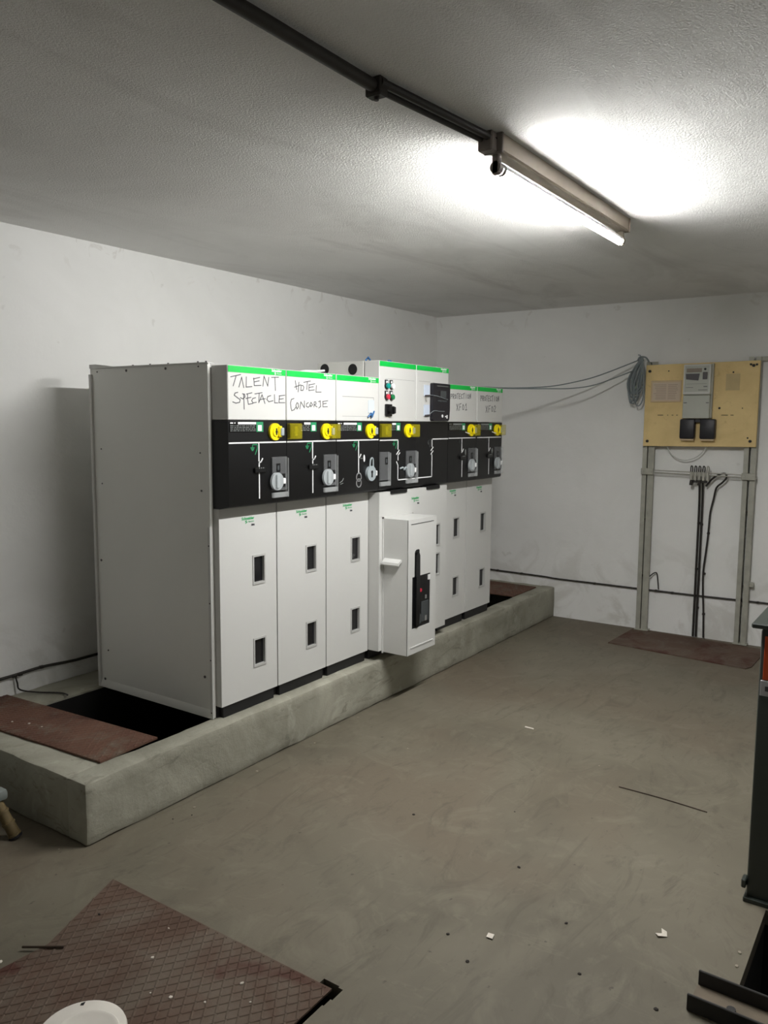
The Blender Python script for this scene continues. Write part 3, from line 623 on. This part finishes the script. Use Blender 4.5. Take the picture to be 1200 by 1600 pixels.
p = mimic_panel(c4, 0, W2)
M().box(.3745, .3760, -.0004, .0006, .985, 1.329).build('panel_joint', 'seam_grey', p).data.materials[0] = MAT['ink_black']
yellow_cover(c4, .001, .094); nameplate(c4, .098, .209); yellow_disc(c4, .289, clear=True)
mimic_lines(p, [[(.012, 1.229), (.189, 1.229), (.189, 1.178)], [(.176, 1.150), (.200, 1.170)], [(.190, 1.118), (.190, 1.144), (.208, 1.156)], [(.176, 1.106), (.190, 1.088), (.190, 1.005), (.374, 1.005)],
                [(.388, 1.005), (.560, 1.005), (.560, 1.135)], [(.549, 1.140), (.572, 1.158)], [(.549, 1.162), (.572, 1.180)], [(.560, 1.186), (.560, 1.229), (.748, 1.229)]])
earth_mark(p, .150); earth_mark(p, .520, m='screen_grey')
M().tube([(.20, -.008, 1.068), (.222, -.014, 1.074), (.235, -.014, 1.062), (.25, -.014, 1.074), (.268, -.012, 1.066)], .005, 8).build('key_ring', 'silver_plastic', p)
M().box(.200, .262, -.006, .001, 1.020, 1.072, .002).build('lock_block', 'black_gloss', p)
padlock_flap(c4, .001, .094); padlock_flap(c4, .266, .378, .300)
kick(c4, 0, W2)
d = M().plate((.002, .738), (.060, .945), [(.606, .655, .582, .711), (.606, .655, .400, .531)], -.005, .097).build('lower_door', 'white_paint', c4, smooth=False)
for e, f in ((.582, .711), (.400, .531)):
    fr = M().plate((.601, .660), (e - .006, f + .006), [(.609, .652, e + .004, f - .003)], -.0085, .006).build('window_frame', 'window_trim', d, smooth=False)
    M().box(.607, .654, .004, .010, e + .001, f - .001).build('window_pane', 'window_glass', fr, smooth=False)
logo(d, .330, -.0056, .884, .09, 'logo_green', 'logo_green'); lettering('range_mark', 'SM6', .0125, .392, -.0056, .854, 'pen_ink', d, bold=.0006)
for x0, x1 in ((.108, .272), (.492, .640)):
    M().box(x0, x1, -.014, .05, .930, .952, .003).build('retaining_tab', 'black_plastic', c4)
# breaker front box
bx = M().plate((.037, .334), (.052, .803), [(.083, .274, .193, .484), (.105, .153, .484, .618)], -.172, -.168)
bx.box(.037, .041, -.1715, -.0055, .052, .803).box(.330, .334, -.1715, -.0055, .052, .803).box(.041, .330, -.1685, -.0055, .799, .803).box(.041, .330, -.1685, -.0055, .052, .056)
bx = bx.build('breaker_box', 'white_paint', c4, smooth=False)
M().plate((.031, .040), (.046, .809), [], -.012, -.0055).plate((.331, .340), (.046, .809), [], -.012, -.0055).plate((.031, .340), (.800, .809), [], -.012, -.0055).build('box_flange', 'white_paint', bx, smooth=False)
M().prism([(.105, .612), (.153, .612), (.153, .630), (.142, .634), (.120, .633), (.109, .626)], 'y', -.1728, -.160).build('slot_top', 'black_gloss', bx)
M().box(.079, .278, -.166, -.12, .189, .488).box(.100, .158, -.166, -.14, .484, .632).build('breaker_face', 'black_plastic', bx)
M().prism([(.110, .210), (.128, .200), (.146, .212), (.150, .40), (.147, .60), (.138, .616), (.120, .616), (.113, .60)], 'y', -.182, -.160).build('operating_lever', 'black_gloss', bx)
M().cyl((.178, -.170, .398), (.178, -.165, .398), .010, 16).build('red_mark', 'red_button', bx)
M().box(.185, .262, -.170, -.165, .214, .330, .002).box(.160, .182, -.170, -.165, .206, .262, .002).build('mechanism_cover', 'screen_grey', bx)
M().box(.222, .240, -.1715, -.169, .216, .246).box(.226, .240, -.170, -.165, .342, .362).build('small_plate', 'seam_grey', bx)
M().box(.254, .272, -.1728, -.165, .446, .474).build('white_sticker', 'white_print', bx)
M().box(.066, .302, -.1735, -.171, .7755, .7785).build('top_slit', 'seam_grey', bx).data.materials[0] = MAT['ink_black']
M().box(.070, .306, -.1755, -.171, .086, .094, .001).build('bottom_rail', 'white_paint', bx)
hd = M().prism([(.037, .584), (.030, .584), (.006, .568), (.002, .556), (.004, .550), (.010, .552), (.014, .560), (.037, .570)], 'y', -.131, -.022).build('side_handle', 'white_paint', bx)

# 5 and 6: two transformer feeder cubicles
c6 = cubicle(5, 'second cubicle from the far end, PROTECTION XFO1 written on its white top')
u, p = standard(c6, HAND['P1'], yclear=True, np_dim=True, win_dx=-.012, lg=(.148, .886))
c7 = cubicle(6, 'last cubicle at the far end of the row, PROTECTION XFO2 written on top')
u2, p2 = standard(c7, HAND['P2'], yclear=True, np_dim=True, win_dx=-.012, lg=(.138, .886))
for c, p in ((c6, p), (c7, p2)):
    mimic_lines(p, [[(.012, 1.231), (.358, 1.231)], [(.178, 1.231), (.178, 1.195)], [(.178, 1.190), (.178, 1.150)], [(.178, 1.140), (.190, 1.147), (.200, 1.160)], [(.184, 1.086), (.184, .986)]], wd=.0055)
    earth_mark(p, .150, m='screen_grey'); indicator(p, .186, 1.108)
    M().prism([(.228 + .007 * math.cos(t), 1.140 + .019 * math.sin(t)) for t in (2 * math.pi * k / 16 for k in range(16))], 'y', -.002, .0005).build('status_window', 'grey_print', p)
    padlock_flap(c, .260, .366, .291)
    M().tube([(.215, -.006, 1.268), (.232, -.012, 1.262), (.25, -.016, 1.258)], .003, 6).build('key_ring', 'white_print', c)

# ------------------------------------------------------------------ chequer plates
def chequer(name, label, loc, rz, poly, m, pitch_=.030, th=.006, ang=.50, tread=True):
    r = thing(name, label, 'floor plate', loc, rz)
    M().prism(poly, 'z', 0, th).build('sheet', m, r)
    if tread:
        n_ = len(poly); q = M()
        def inside_span(px, py, dx, dy):
            ts = []
            for i in range(n_):
                ax, ay = poly[i]; bx, by = poly[(i + 1) % n_]; ex, ey = bx - ax, by - ay; den = dx * ey - dy * ex
                if abs(den) < 1e-9: continue
                t = ((ax - px) * ey - (ay - py) * ex) / den; k = ((ax - px) * dy - (ay - py) * dx) / den
                if -1e-9 <= k <= 1 + 1e-9: ts.append(t)
            return (min(ts), max(ts)) if len(ts) >= 2 else None
        cx = sum(a for a, b in poly) / n_; cy = sum(b for a, b in poly) / n_
        for sgn in (1, -1):
            dx, dy = math.cos(ang * sgn), math.sin(ang * sgn); nx, ny = -dy, dx
            for k in range(-80, 81):
                px, py = cx + nx * pitch_ * k, cy + ny * pitch_ * k
                sp = inside_span(px, py, dx, dy)
                if not sp or sp[1] - sp[0] < .03: continue
                a, b = sp[0] + .006, sp[1] - .006; h = .0042; t = .0022
                A = (px + dx * a, py + dy * a); C = (px + dx * b, py + dy * b)
                vs_ = []
                for (x, y) in (A, C):
                    vs_ += [(x - nx * h, y - ny * h, th - .0002), (x - nx * h * .4, y - ny * h * .4, th + t), (x + nx * h * .4, y + ny * h * .4, th + t), (x + nx * h, y + ny * h, th - .0002)]
                q.add(vs_, [(0, 1, 5, 4), (1, 2, 6, 5), (2, 3, 7, 6), (0, 3, 2, 1), (4, 5, 6, 7)])
        o = q.build('tread_ridges', m, r, smooth=False); o['kind'] = 'stuff'
    return r
chequer('chequer_plate', 'rusty red chequer plate covering the near end of the plinth trench', (-.448, .118, B + .001), .06,
        [(-.150, .006), (.140, .0), (.135, 1.010), (-.158, 1.012)], 'rust_plate', .0265, .008, ang=.62)
chequer('chequer_plate', 'rusty red chequer plate at the far end of the plinth trench', (3.33, .112, B + .001), 0,
        [(-.215, .0), (.215, 0), (.24, .97), (-.22, .97)], 'rust_plate', .03, .008)
chequer('chequer_plate', 'large dusty red-brown chequer plate set in the foreground floor', (-.825, -.25, .0), 0,
        [(0, 0), (.004, -.948), (-1.25, -.945), (-1.25, -.06), (-.33, -.13), (-.1, -.04)], 'dusty_rust_plate', .031, .006, ang=.62)
chequer('floor_plate', 'plain red-brown steel plate on the floor under the meter frame', (3.60, -.66, .0), 0,
        [(-.47, .026), (-.563, -.911), (-.50, -.935), (-.01, -.95), (.045, .0)], 'dusty_rust_plate', th=.007, tread=False)
# ------------------------------------------------------------------ meter frame on the back wall
frame = thing('meter_stand', 'grey galvanised steel stand of paired uprights against the back wall', 'stand', (XB - .055, -1.07, .008))
def L_iron(y0, y1, top, flip):
    q = M().box(0, .004, y0, y1, 0, top); yy = y0 if flip else y1
    q.box(.004, .053, yy - (0 if flip else .004), yy + (.004 if flip else 0), 0, top)
    return q.build('upright', 'galvanised', frame)
y_ = 1.07
L_iron(-.711 + y_, -.678 + y_, 2.02, True); L_iron(-.765 + y_, -.720 + y_, 2.02, False)
L_iron(-1.414 + y_, -1.382 + y_, 2.03, False); L_iron(-1.462 + y_, -1.428 + y_, 2.03, True)
for y0, y1 in ((-.775, -.672), (-1.472, -1.376)):
    M().box(-.02, .05, y0 + y_, y1 + y_, 0, .006, .001).build('foot_plate', 'galvanised', frame)
for dz in (0, -.016):
    M().cyl((-.014, -.675 + y_, 1.225 + dz - .0), (-.014, -1.465 + y_, 1.212 + dz), .0042, 8).build('cross_rod', 'rod_steel', frame)
for yc, z in ((-.722, 1.215), (-1.422, 1.204)):
    M().box(-.022, -.001, yc - .045 + y_, yc + .045 + y_, z - .026, z + .022, .003).build('rod_clamp', 'galvanised', frame)
    for s in (-1, 1): M().cyl((-.030, yc + s * .03 + y_, z), (-.02, yc + s * .03 + y_, z), .007, 6).build('clamp_bolt', 'rod_steel', frame)
for yc, z in ((-.716, .42), (-.716, .85), (-1.422, .42), (-1.422, .30), (-1.422, .95)):
    M().cyl((.002, yc + y_, z), (.012, yc + y_, z), .010, 8).build('bolt', 'dark_conduit', frame)
M().box(.01, .05, -1.50 + y_, -1.462 + y_, 2.0, 2.03, .002).build('bracket', 'galvanised', frame); M().box(.01, .05, -1.49 + y_, -1.462 + y_, .42, .45, .002).build('bracket', 'galvanised', frame)

XBD = XB - .085
board = thing('meter_board', 'yellowed wooden meter board bolted to the steel frame', 'board', (XBD, -1.075, B + 1.165))
# local: x out of wall (negative towards room), y, z from the bottom edge
pb = M().box(0, .022, -.386, .388, 0, .593, .002)
pb.v = [(x, y, z + (.008 * (-(y - .39) / .78)) * (1 if z > .3 else 1)) for x, y, z in pb.v]
pb.build('panel', 'board_wood', board)
for y, z in ((.359, .548), (.357, .037), (-.345, .567), (-.348, .048)):
    M().cyl((-.008, y, z), (.002, y, z), .011, 6).cyl((-.014, y, z), (-.006, y, z), .006, 8).build('bolt', 'dark_conduit', board)
M().cyl((-.009, -.327, .575), (.002, -.327, .575), .008, 6).cyl((-.009, -.365, .573), (.002, -.365, .573), .008, 6).build('bolt', 'dark_conduit', board)
for y, z, r in ((.224, .546, .005), (-.216, .525, .006), (-.136, .277, .008), (-.287, .276, .004), (-.331, .070, .006)):
    M().cyl((-.0015, y, z), (.002, y, z), r, 12).build('screw_hole', 'ink_black', board)
M().box(-.0012, .001, -.262, -.170, .400, .515).build('pale_patch', 'card_rim', board).data.materials[0] = mat('faded_wood', (.56, .43, .22, 1), .65, var=.1)
rr = random.Random(5)
for (a, b) in ((.290, .250), (.222, .214), (.190, .178), (.158, .146), (-.151, -.195), (-.212, -.232)):
    M().box(-.0012, .001, b, a, .2255, .2300).build('stamped_mark', 'twig', board)
cd = M().box(-.006, .001, .128, .345, .322, .478, .002).build('circuit_card', 'card_rim', board)
M().box(-.0075, -.005, .136, .332, .334, .464).build('card_sheet', 'card_paper', cd)
t = M()
for k in range(9):
    t.box(-.0082, -.007, .235, .325 - rr.uniform(0, .02), .345 + k * .0125, .350 + k * .0125); t.box(-.0082, -.007, .150 + rr.uniform(0, .02), .222, .345 + k * .0125, .350 + k * .0125)
t.build('card_print', 'card_print', cd)

# electricity meter and its two sealed covers
meter = thing('electricity_meter', 'grey electricity meter with small display on the yellow board', 'meter', (XBD - .0005, -1.075, B + 1.165))
M().box(-.056, -.001, -.082, .104, .37, .585, .004).build('meter_case', 'meter_grey', meter)
M().box(-.030, -.001, -.092, -.078, .205, .590, .003).build('backplate', 'galvanised', meter)
fr = M().plate((-.080, .102), (.376, .582), [(-.070, .092, .390, .572)], -.064, -.055); fr.v = [(y, x, z) for x, y, z in fr.v]; fr.build('meter_bezel', 'meter_rim', meter, smooth=False)
M().box(-.0585, -.055, -.018, .084, .528, .556, .001).build('display', 'meter_lcd', meter)
M().prism([(.089, .519), (-.006, .519), (.002, .470), (.086, .480)], 'x', -.0585, -.055).build('dark_label', 'meter_dark', meter)
M().cyl((-.060, -.041, .549), (-.055, -.041, .549), .008, 12).build('optical_port', 'ink_black', meter)
M().box(-.060, -.055, -.058, -.026, .478, .528, .004).build('push_cover', 'meter_dark', meter)
M().box(-.0575, -.055, .035, .085, .420, .424).box(-.0575, -.055, -.060, .0, .402, .407).box(-.0575, -.055, -.060, -.035, .424, .432).box(-.0575, -.055, -.055, .080, .446, .448).build('printing', 'seam_grey', meter)
M().box(-.052, -.001, -.080, .103, .204, .368, .004).build('terminal_cover', 'meter_grey', meter)
for y in (.085, -.065): M().box(-.054, -.051, y - .010, y + .010, .312, .317).build('cover_slot', 'meter_dark', meter)
blk = thing('sealed_terminal_covers', 'pair of black sealed covers below the electricity meter', 'terminal cover', (XBD - .0005, -1.075, B + 1.165))
M().box(-.054, -.001, .014, .118, .058, .201, .012, 2).build('cover', 'cover_black', blk)
M().box(-.054, -.001, -.124, -.020, .058, .201, .012, 2).build('cover', 'cover_black', blk)
M().box(-.040, -.001, -.022, .016, .176, .200, .002).build('bridge', 'cover_black', blk)
for y in (.066, -.072): M().box(-.042, -.001, y - .046, y + .046, .046, .060, .002).build('base', 'card_rim', blk)

# earth terminal block on the rods
tb = thing('terminal_block', 'row of five metal clamps gripping the frame rods', 'terminal block', (XB - .072, -1.092, B + .925))
M().box(-.012, .004, -.070, .058, .030, .060, .002).build('clamp_bar', 'galvanised', tb)
for k in range(5):
    y = .050 - k * .028
    M().box(-.020, .006, y - .010, y + .008, .000, .062, .003).build('clamp', 'rod_steel', tb)
    M().tube([(-.006, y - .006, .06), (-.006, y - .007, .095), (-.006, y + .004, .102), (-.006, y + .006, .062)], .0042, 6).build('clamp_ring', 'rod_steel' if k > 3 else 'dark_conduit', tb)
    if k in (0, 2): M().cyl((-.010, y, -.035), (-.010, y - .004, .004), .012, 8).build('lug', 'dark_conduit', tb)
M().box(-.012, .004, -.062, .035, -.016, .002, .002).build('lower_bar', 'dark_conduit', tb)

def cable(name, label, pts, r, m, group=None, clips=(), n=8, cat='cable'):
    base = Vector(pts[0]); o = thing(name, label, cat, base, 0, group)
    M().tube([Vector(p) - base for p in pts], r, n).build('sheath', m, o)
    for cpt in clips:
        cv = Vector(cpt) - base; M().box(cv.x - .010, cv.x + .012, cv.y - .009, cv.y + .009, cv.z - .007, cv.z + .007, .002).build('clip', 'dark_conduit', o)
    return o
xw = XB - .022
cable('earth_cable', 'left one of two straight dark cables dropping from the clamps', [(xw - .04, -1.094, B + .93), (xw - .018, -1.094, B + .88), (xw, -1.094, B + .70), (xw, -1.094, B + .31), (xw, -1.094, B), (xw, -1.094, .009)], .0078, 'dark_cable', None, [(xw + .01, -1.094, B + .61), (xw + .01, -1.094, B + .27)])
cable('earth_cable', 'right one of two straight dark cables dropping from the clamps', [(xw - .04, -1.116, B + .93), (xw - .018, -1.116, B + .88), (xw, -1.115, B + .70), (xw, -1.115, B + .31), (xw, -1.114, B), (xw, -1.115, .009)], .0078, 'dark_cable', None, [(xw + .01, -1.115, B + .60), (xw + .01, -1.115, B - .02)])
cable('looped_cable', 'dark cable arching over the rods then running down the wall', [(xw - .03, -1.140, B + .885), (xw - .03, -1.184, B + .942), (xw - .03, -1.229, B + .973), (xw - .03, -1.266, B + .980), (xw - .03, -1.276, B + .952), (xw - .03, -1.250, B + .916), (xw - .02, -1.210, B + .875), (xw, -1.191, B + .795), (xw, -1.173, B + .695),
       (xw, -1.168, B + .595), (xw, -1.164, B + .50), (xw, -1.155, B + .384), (xw, -1.145, B + .252), (xw, -1.150, B + .10), (xw, -1.160, B - .04), (xw, -1.168, .009)], .0068, 'dark_cable', None,
      [(xw + .01, -1.165, B + .54), (xw + .01, -1.150, B + .24), (xw + .01, -1.160, B - .06)])
cable('loose_wire', 'thin pale wire looping below the meter board', [(XB - .05, -.845, B + 1.19), (XB - .05, -.862, B + 1.145), (XB - .05, -.904, B + 1.092), (XB - .05, -.984, B + 1.066), (XB - .05, -1.07, B + 1.096), (XB - .05, -1.124, B + 1.158), (XB - .05, -1.13, B + 1.19)], .0035, 'pale_wire')

# low earth conductors clipped to the walls
o = cable('wall_conduit', 'thin dark earth conductor clipped low along the back wall', [(XB - .012, .95, B + .088), (XB - .012, .60, B + .083), (XB - .012, .35, B + .080), (XB - .014, .1, B + .077), (XB - .010, -.02, B + .070), (XB - .012, -.33, B + .071), (XB - .012, -.70, B + .070), (XB - .012, -1.1, B + .071), (XB - .012, -1.565, B + .075), (XB - .012, -2.6, B + .075)], .0065, 'dark_conduit', None,
          [(XB - .012, .52, B + .083), (XB - .012, .30, B + .080), (XB - .012, -.33, B + .070), (XB - .012, -.93, B + .070), (XB - .012, -1.52, B + .074)], cat='conductor')
cable('earth_jumper', 'short hooked wire beside the left upright above the conductor', [(XB - .04, -.765, B + .179), (XB - .03, -.79, B + .205), (XB - .022, -.812, B + .208), (XB - .02, -.822, B + .15), (XB - .022, -.830, B + .085)], .0045, 'dark_cable', None, [(XB - .018, -.81, B + .072)])
cable('wall_conduit', 'dark earth conductor clipped low along the left wall behind the switchgear', [(-2.2, YW - .012, B + .085), (-.8, YW - .012, B + .088), (-.393, YW - .012, B + .090), (-.30, YW - .012, B + .092), (-.18, YW - .012, B + .096), (.0, YW - .012, B + .085), (.164, YW - .012, B + .085), (1.5, YW - .012, B + .085), (3.0, YW - .012, B + .085)], .0075, 'dark_conduit', None,
      [(-.30, YW - .014, B + .090), (-.33, YW - .014, B + .088), (-.184, YW - .014, B + .097)], cat='conductor')
cable('loose_earth_wire', 'thin dark wire drooping from the left wall onto the plinth plate', [(-.325, YW - .016, B + .088), (-.318, YW - .020, B + .05), (-.312, YW - .03, B + .018), (-.27, YW - .10, B + .008), (-.22, YW - .17, B + .006), (-.20, YW - .22, B + .006), (-.215, YW - .27, B + .012)], .004, 'dark_cable')

# coil of grey cable with two runs over to the switchgear
coil = thing('cable_coil', 'coil of grey cable hanging at the upper corner of the meter board', 'cable', (XB - .095, -.66, B + 1.80))
rr = random.Random(11)
peg = Vector((0, 0, 0))
for k in range(13):
    lean = rr.uniform(-.02, .05); wd = rr.uniform(.022, .062); bot = rr.uniform(-.345, -.22); off = rr.uniform(-.022, .016); xs = rr.uniform(-.03, .008)
    cy = .030 + lean
    pts = [(xs, off * .6 - .004, .0 + rr.uniform(-.01, .018)), (xs - .005, cy * .5 + wd * .55, -.06), (xs - .008, cy + wd, -.15), (xs, cy + wd * .9, -.24), (xs + .002, cy + wd * .2, bot),
           (xs, cy - wd * .7, bot + .04), (xs - .004, cy - wd * .8, -.17), (xs - .006, cy * .4 - wd * .55, -.08), (xs, off * .6 + .003, .0 + rr.uniform(-.01, .015))]
    M().tube(pts, .0052, 6, 4).build('loop', 'grey_cable', coil)
M().tube([(-.02, .03, -.01), (-.03, .01, .016), (-.02, -.03, .012), (.0, -.05, -.02)], .006, 6).tube([(-.01, .02, .01), (-.015, .012, .028), (-.01, .03, .034)], .004, 6).build('tie', 'grey_cable', coil)
o_ = Vector(coil.location)
runs = ([(2.50, .26, B + 1.578), (2.65, .14, B + 1.576), (2.85, .028, B + 1.577), (3.10, -.123, B + 1.593), (3.25, -.259, B + 1.627), (3.38, -.408, B + 1.680), (3.56, -.645, B + 1.796)],
        [(2.50, .28, B + 1.576), (2.65, .15, B + 1.573), (2.85, .028, B + 1.573), (3.05, -.120, B + 1.577), (3.20, -.268, B + 1.582), (3.35, -.401, B + 1.614), (3.54, -.602, B + 1.715)])
for pts in runs: M().tube([Vector(p) - o_ for p in pts], .0046, 6, 5).build('cable_run', 'grey_cable', coil)

# ------------------------------------------------------------------ transformer at the right edge
tr = thing('transformer_tank', 'dark green transformer tank with an orange panel at the right edge', 'transformer', (.300, -2.061, 0))
M().box(0, .75, -.95, 0, .012, .925, .012, 2).build('tank', 'tank_green', tr)
M().box(-.022, .77, -.975, .026, .925, .942, .004).build('lid', 'tank_green', tr)
M().box(.02, .74, -.93, -.014, .942, .960, .004).box(.05, .7, -.9, -.030, .960, .978, .004).build('lid_step', 'tank_green', tr)
for k in range(5): M().cyl((-.002, -.035 - k * .2, .942), (-.002, -.035 - k * .2, .958), .010, 8).build('lid_bolt', 'galvanised', tr)
M().box(-.004, .002, -.20, -.013, .758, .900, .001).build('orange_panel', 'orange_paint', tr)
M().box(-.005, .002, -.16, -.007, .705, .755, .001).build('nameplate', 'label_grey', tr)
M().box(-.007, -.004, -.06, -.022, .722, .738).build('print', 'meter_dark', tr)
M().box(-.01, .03, .0, .014, .045, .075, .003).build('lug', 'tank_green', tr)
M().box(-.012, .06, -.12, .006, 0, .016, .002).build('foot', 'tank_green', tr); M().box(-.012, .06, -.95, -.83, 0, .016, .002).build('foot', 'tank_green', tr)

# steel channel lying across the trench
ch = thing('steel_channel', 'black steel channel lying across the open floor trench', 'channel', (-.275, -2.03, 0.0005), -.03)
M().box(-.055, .055, -1.1, 0, 0, .006).build('web', 'channel_dust', ch)
M().box(-.062, -.054, -1.1, 0, 0, .048, .002).build('flange', 'channel_steel', ch)
M().box(.054, .062, -1.1, 0, 0, .048, .002).build('flange', 'channel_steel', ch)
for y in (-.10, -.62): M().cyl((0, y, .004), (0, y, .012), .012, 10).build('bolt', 'channel_steel', ch)

# ------------------------------------------------------------------ insulating stool and bucket
st = thing('insulating_stool', 'low grey insulating stool with ribbed yellowish legs beside the plinth', 'stool', (-1.10, .55, 0))
M().box(-.24, .24, -.24, .24, .150, .191, .012, 2).build('seat', 'stool_top', st)
for sx in (-1, 1):
    for sy in (-1, 1):
        a = Vector((sx * .205, sy * .208, .152)); b = Vector((sx * .248, sy * .262, .004)); q = M()
        q.cyl(a, b, .020, 16, .022)
        lg = q.build('leg', 'stool_leg', st)
        g = M()
        for t in (.32, .62, .92):
            c_ = a.lerp(b, t); e_ = (b - a).normalized() * .004; g.cyl(c_ - e_, c_ + e_, .0245, 16)
        g.build('rib', 'stool_leg', lg)
        M().cyl(b - (b - a).normalized() * .008 + Vector((0, 0, .0)), b, .026, 14).build('foot', 'cover_black', lg)
bk = thing('plastic_bucket', 'white plastic bucket with a recessed lid on the foreground plate', 'bucket', (-1.450, -.970, .0075))
M().lathe([(.0, .002), (.080, .0), (.084, .004), (.092, .15), (.0925, .168), (.088, .168)], (0, 0, 0), 40).build('pail', 'bucket_plastic', bk)
ld = M().lathe([(.0, .165), (.094, .163), (.099, .166), (.0998, .180), (.097, .187), (.090, .1895), (.0, .1895)], (0, 0, 0), 48).build('lid', 'bucket_plastic', bk)
M().lathe([(.0, .1885), (.0755, .1885), (.0755, .192), (.073, .1938), (.066, .1938), (.062, .1915), (.0, .1912)], (-.006, -.021, 0), 48).build('lid_boss', 'bucket_plastic', ld)
M().prism([(-.002, -.006), (.008, 0), (-.001, .004), (-.007, .0)], 'z', .1896, .1904).build('dirt_speck', 'ink_black', bk).location = (.052, .068, .0)

# ------------------------------------------------------------------ litter on the floor
tag(M().tube([(0, 0, .0025), (-.004, -.18, .003), (-.022, -.37, .0025)], .0022, 6).build('thin_rod', 'twig'), 'thin rusty rod lying on the open concrete floor', 'rod').location = (.885, -1.446, 0)
tag(M().tube([(0, 0, .004), (.03, -.045, .005), (.071, -.100, .004)], .0035, 6).build('dry_twig', 'twig'), 'short dark twig lying on the foreground chequer plate', 'twig').location = (-1.212, -.337, .007)
def scrap(loc, poly, label, rz=0.):
    q = M().prism(poly, 'z', .0005, .002); q.v = [(x, y, z + .25 * abs(x)) for x, y, z in q.v]
    o = tag(q.build('paper_scrap', 'scrap_paper'), label, 'paper scrap'); o.location = loc; o.rotation_euler[2] = rz
scrap((-.358, -1.453, 0), [(-.010, -.012), (.012, -.008), (.010, .012), (-.012, .008)], 'square white paper scrap in the middle of the floor')
scrap((-.045, -1.885, 0), [(-.022, .006), (-.004, -.016), (.016, -.010), (.022, .008), (.004, .002), (-.008, .018)], 'torn curled white scrap on the floor near the trench')
scrap((1.29, -.845, 0), [(-.006, -.026), (.006, -.022), (.008, .026), (-.004, .024)], 'narrow pale scrap on the floor near the breaker box')
def bits(name, pts, m, label, cat, group, r0, z=0.):
    b = bmesh.new(); bmesh.ops.create_icosphere(b, subdivisions=1, radius=1)
    for q in b.verts: q.co = q.co * (1 + .35 * noise.noise(q.co * 3)); q.co.z = max(q.co.z * .6, -.3)
    q = M().bm(b); src = None
    for k, (x, y) in enumerate(pts):
        if src is None: src = o = q.build(name, m)
        else: o = src.copy(); COL.objects.link(o)
        s = r0 * random.uniform(.6, 1.4); o.scale = (s, s * random.uniform(.6, 1), s * .7); o.location = (x, y, z + .3 * s * .7); o.rotation_euler[2] = random.uniform(0, 6)
        tag(o, label, cat, group)
bits('pebble', [(.705, -.472), (1.05, -1.30), (2.55, -.35), (2.9, -.1), (.1, -.05), (.5, -.06), (-.3, -.08), (-.809, .083), (.9, -.03), (.0, -2.10), (-.07, -2.105)], 'pebble', 'tiny pale pebble lying on the concrete floor', 'pebble', 'pale pebbles on the floor', .0065)
bits('dirt_clod', [(.42, -1.17), (.163, -.846), (-.363, -1.739), (-.38, -1.96), (-.421, -1.34), (-.16, -1.62), (-.416, -.084), (-.35, -.12), (-.50, -1.45), (.05, -1.36)], 'dirt_clod', 'small dark clod of dirt on the concrete floor', 'dirt', 'dark clods on the floor', .006)
bits('plaster_crumb', [(-1.02, -.688), (-1.284, -.342), (-1.27, -.31), (-1.10, -.86), (-1.06, -.95), (-1.12, -.80), (-.90, -.62), (-.99, -1.05), (-.95, -.98)], 'scrap_paper', 'white crumb of plaster on the foreground chequer plate', 'crumb', 'plaster crumbs on the foreground plate', .0055, .007)
bits('plaster_crumb', [(-.56, .78), (-.53, .70), (-.52, .62)], 'scrap_paper', 'white crumb of plaster on the near plinth plate', 'crumb', 'plaster crumbs on the plinth plate', .005, B + .0095)
bits('dirt_clod', [(-.978, -.383)], 'dirt_clod', 'dark clod of dirt near the far corner of the foreground plate', 'dirt', None, .009, .007)
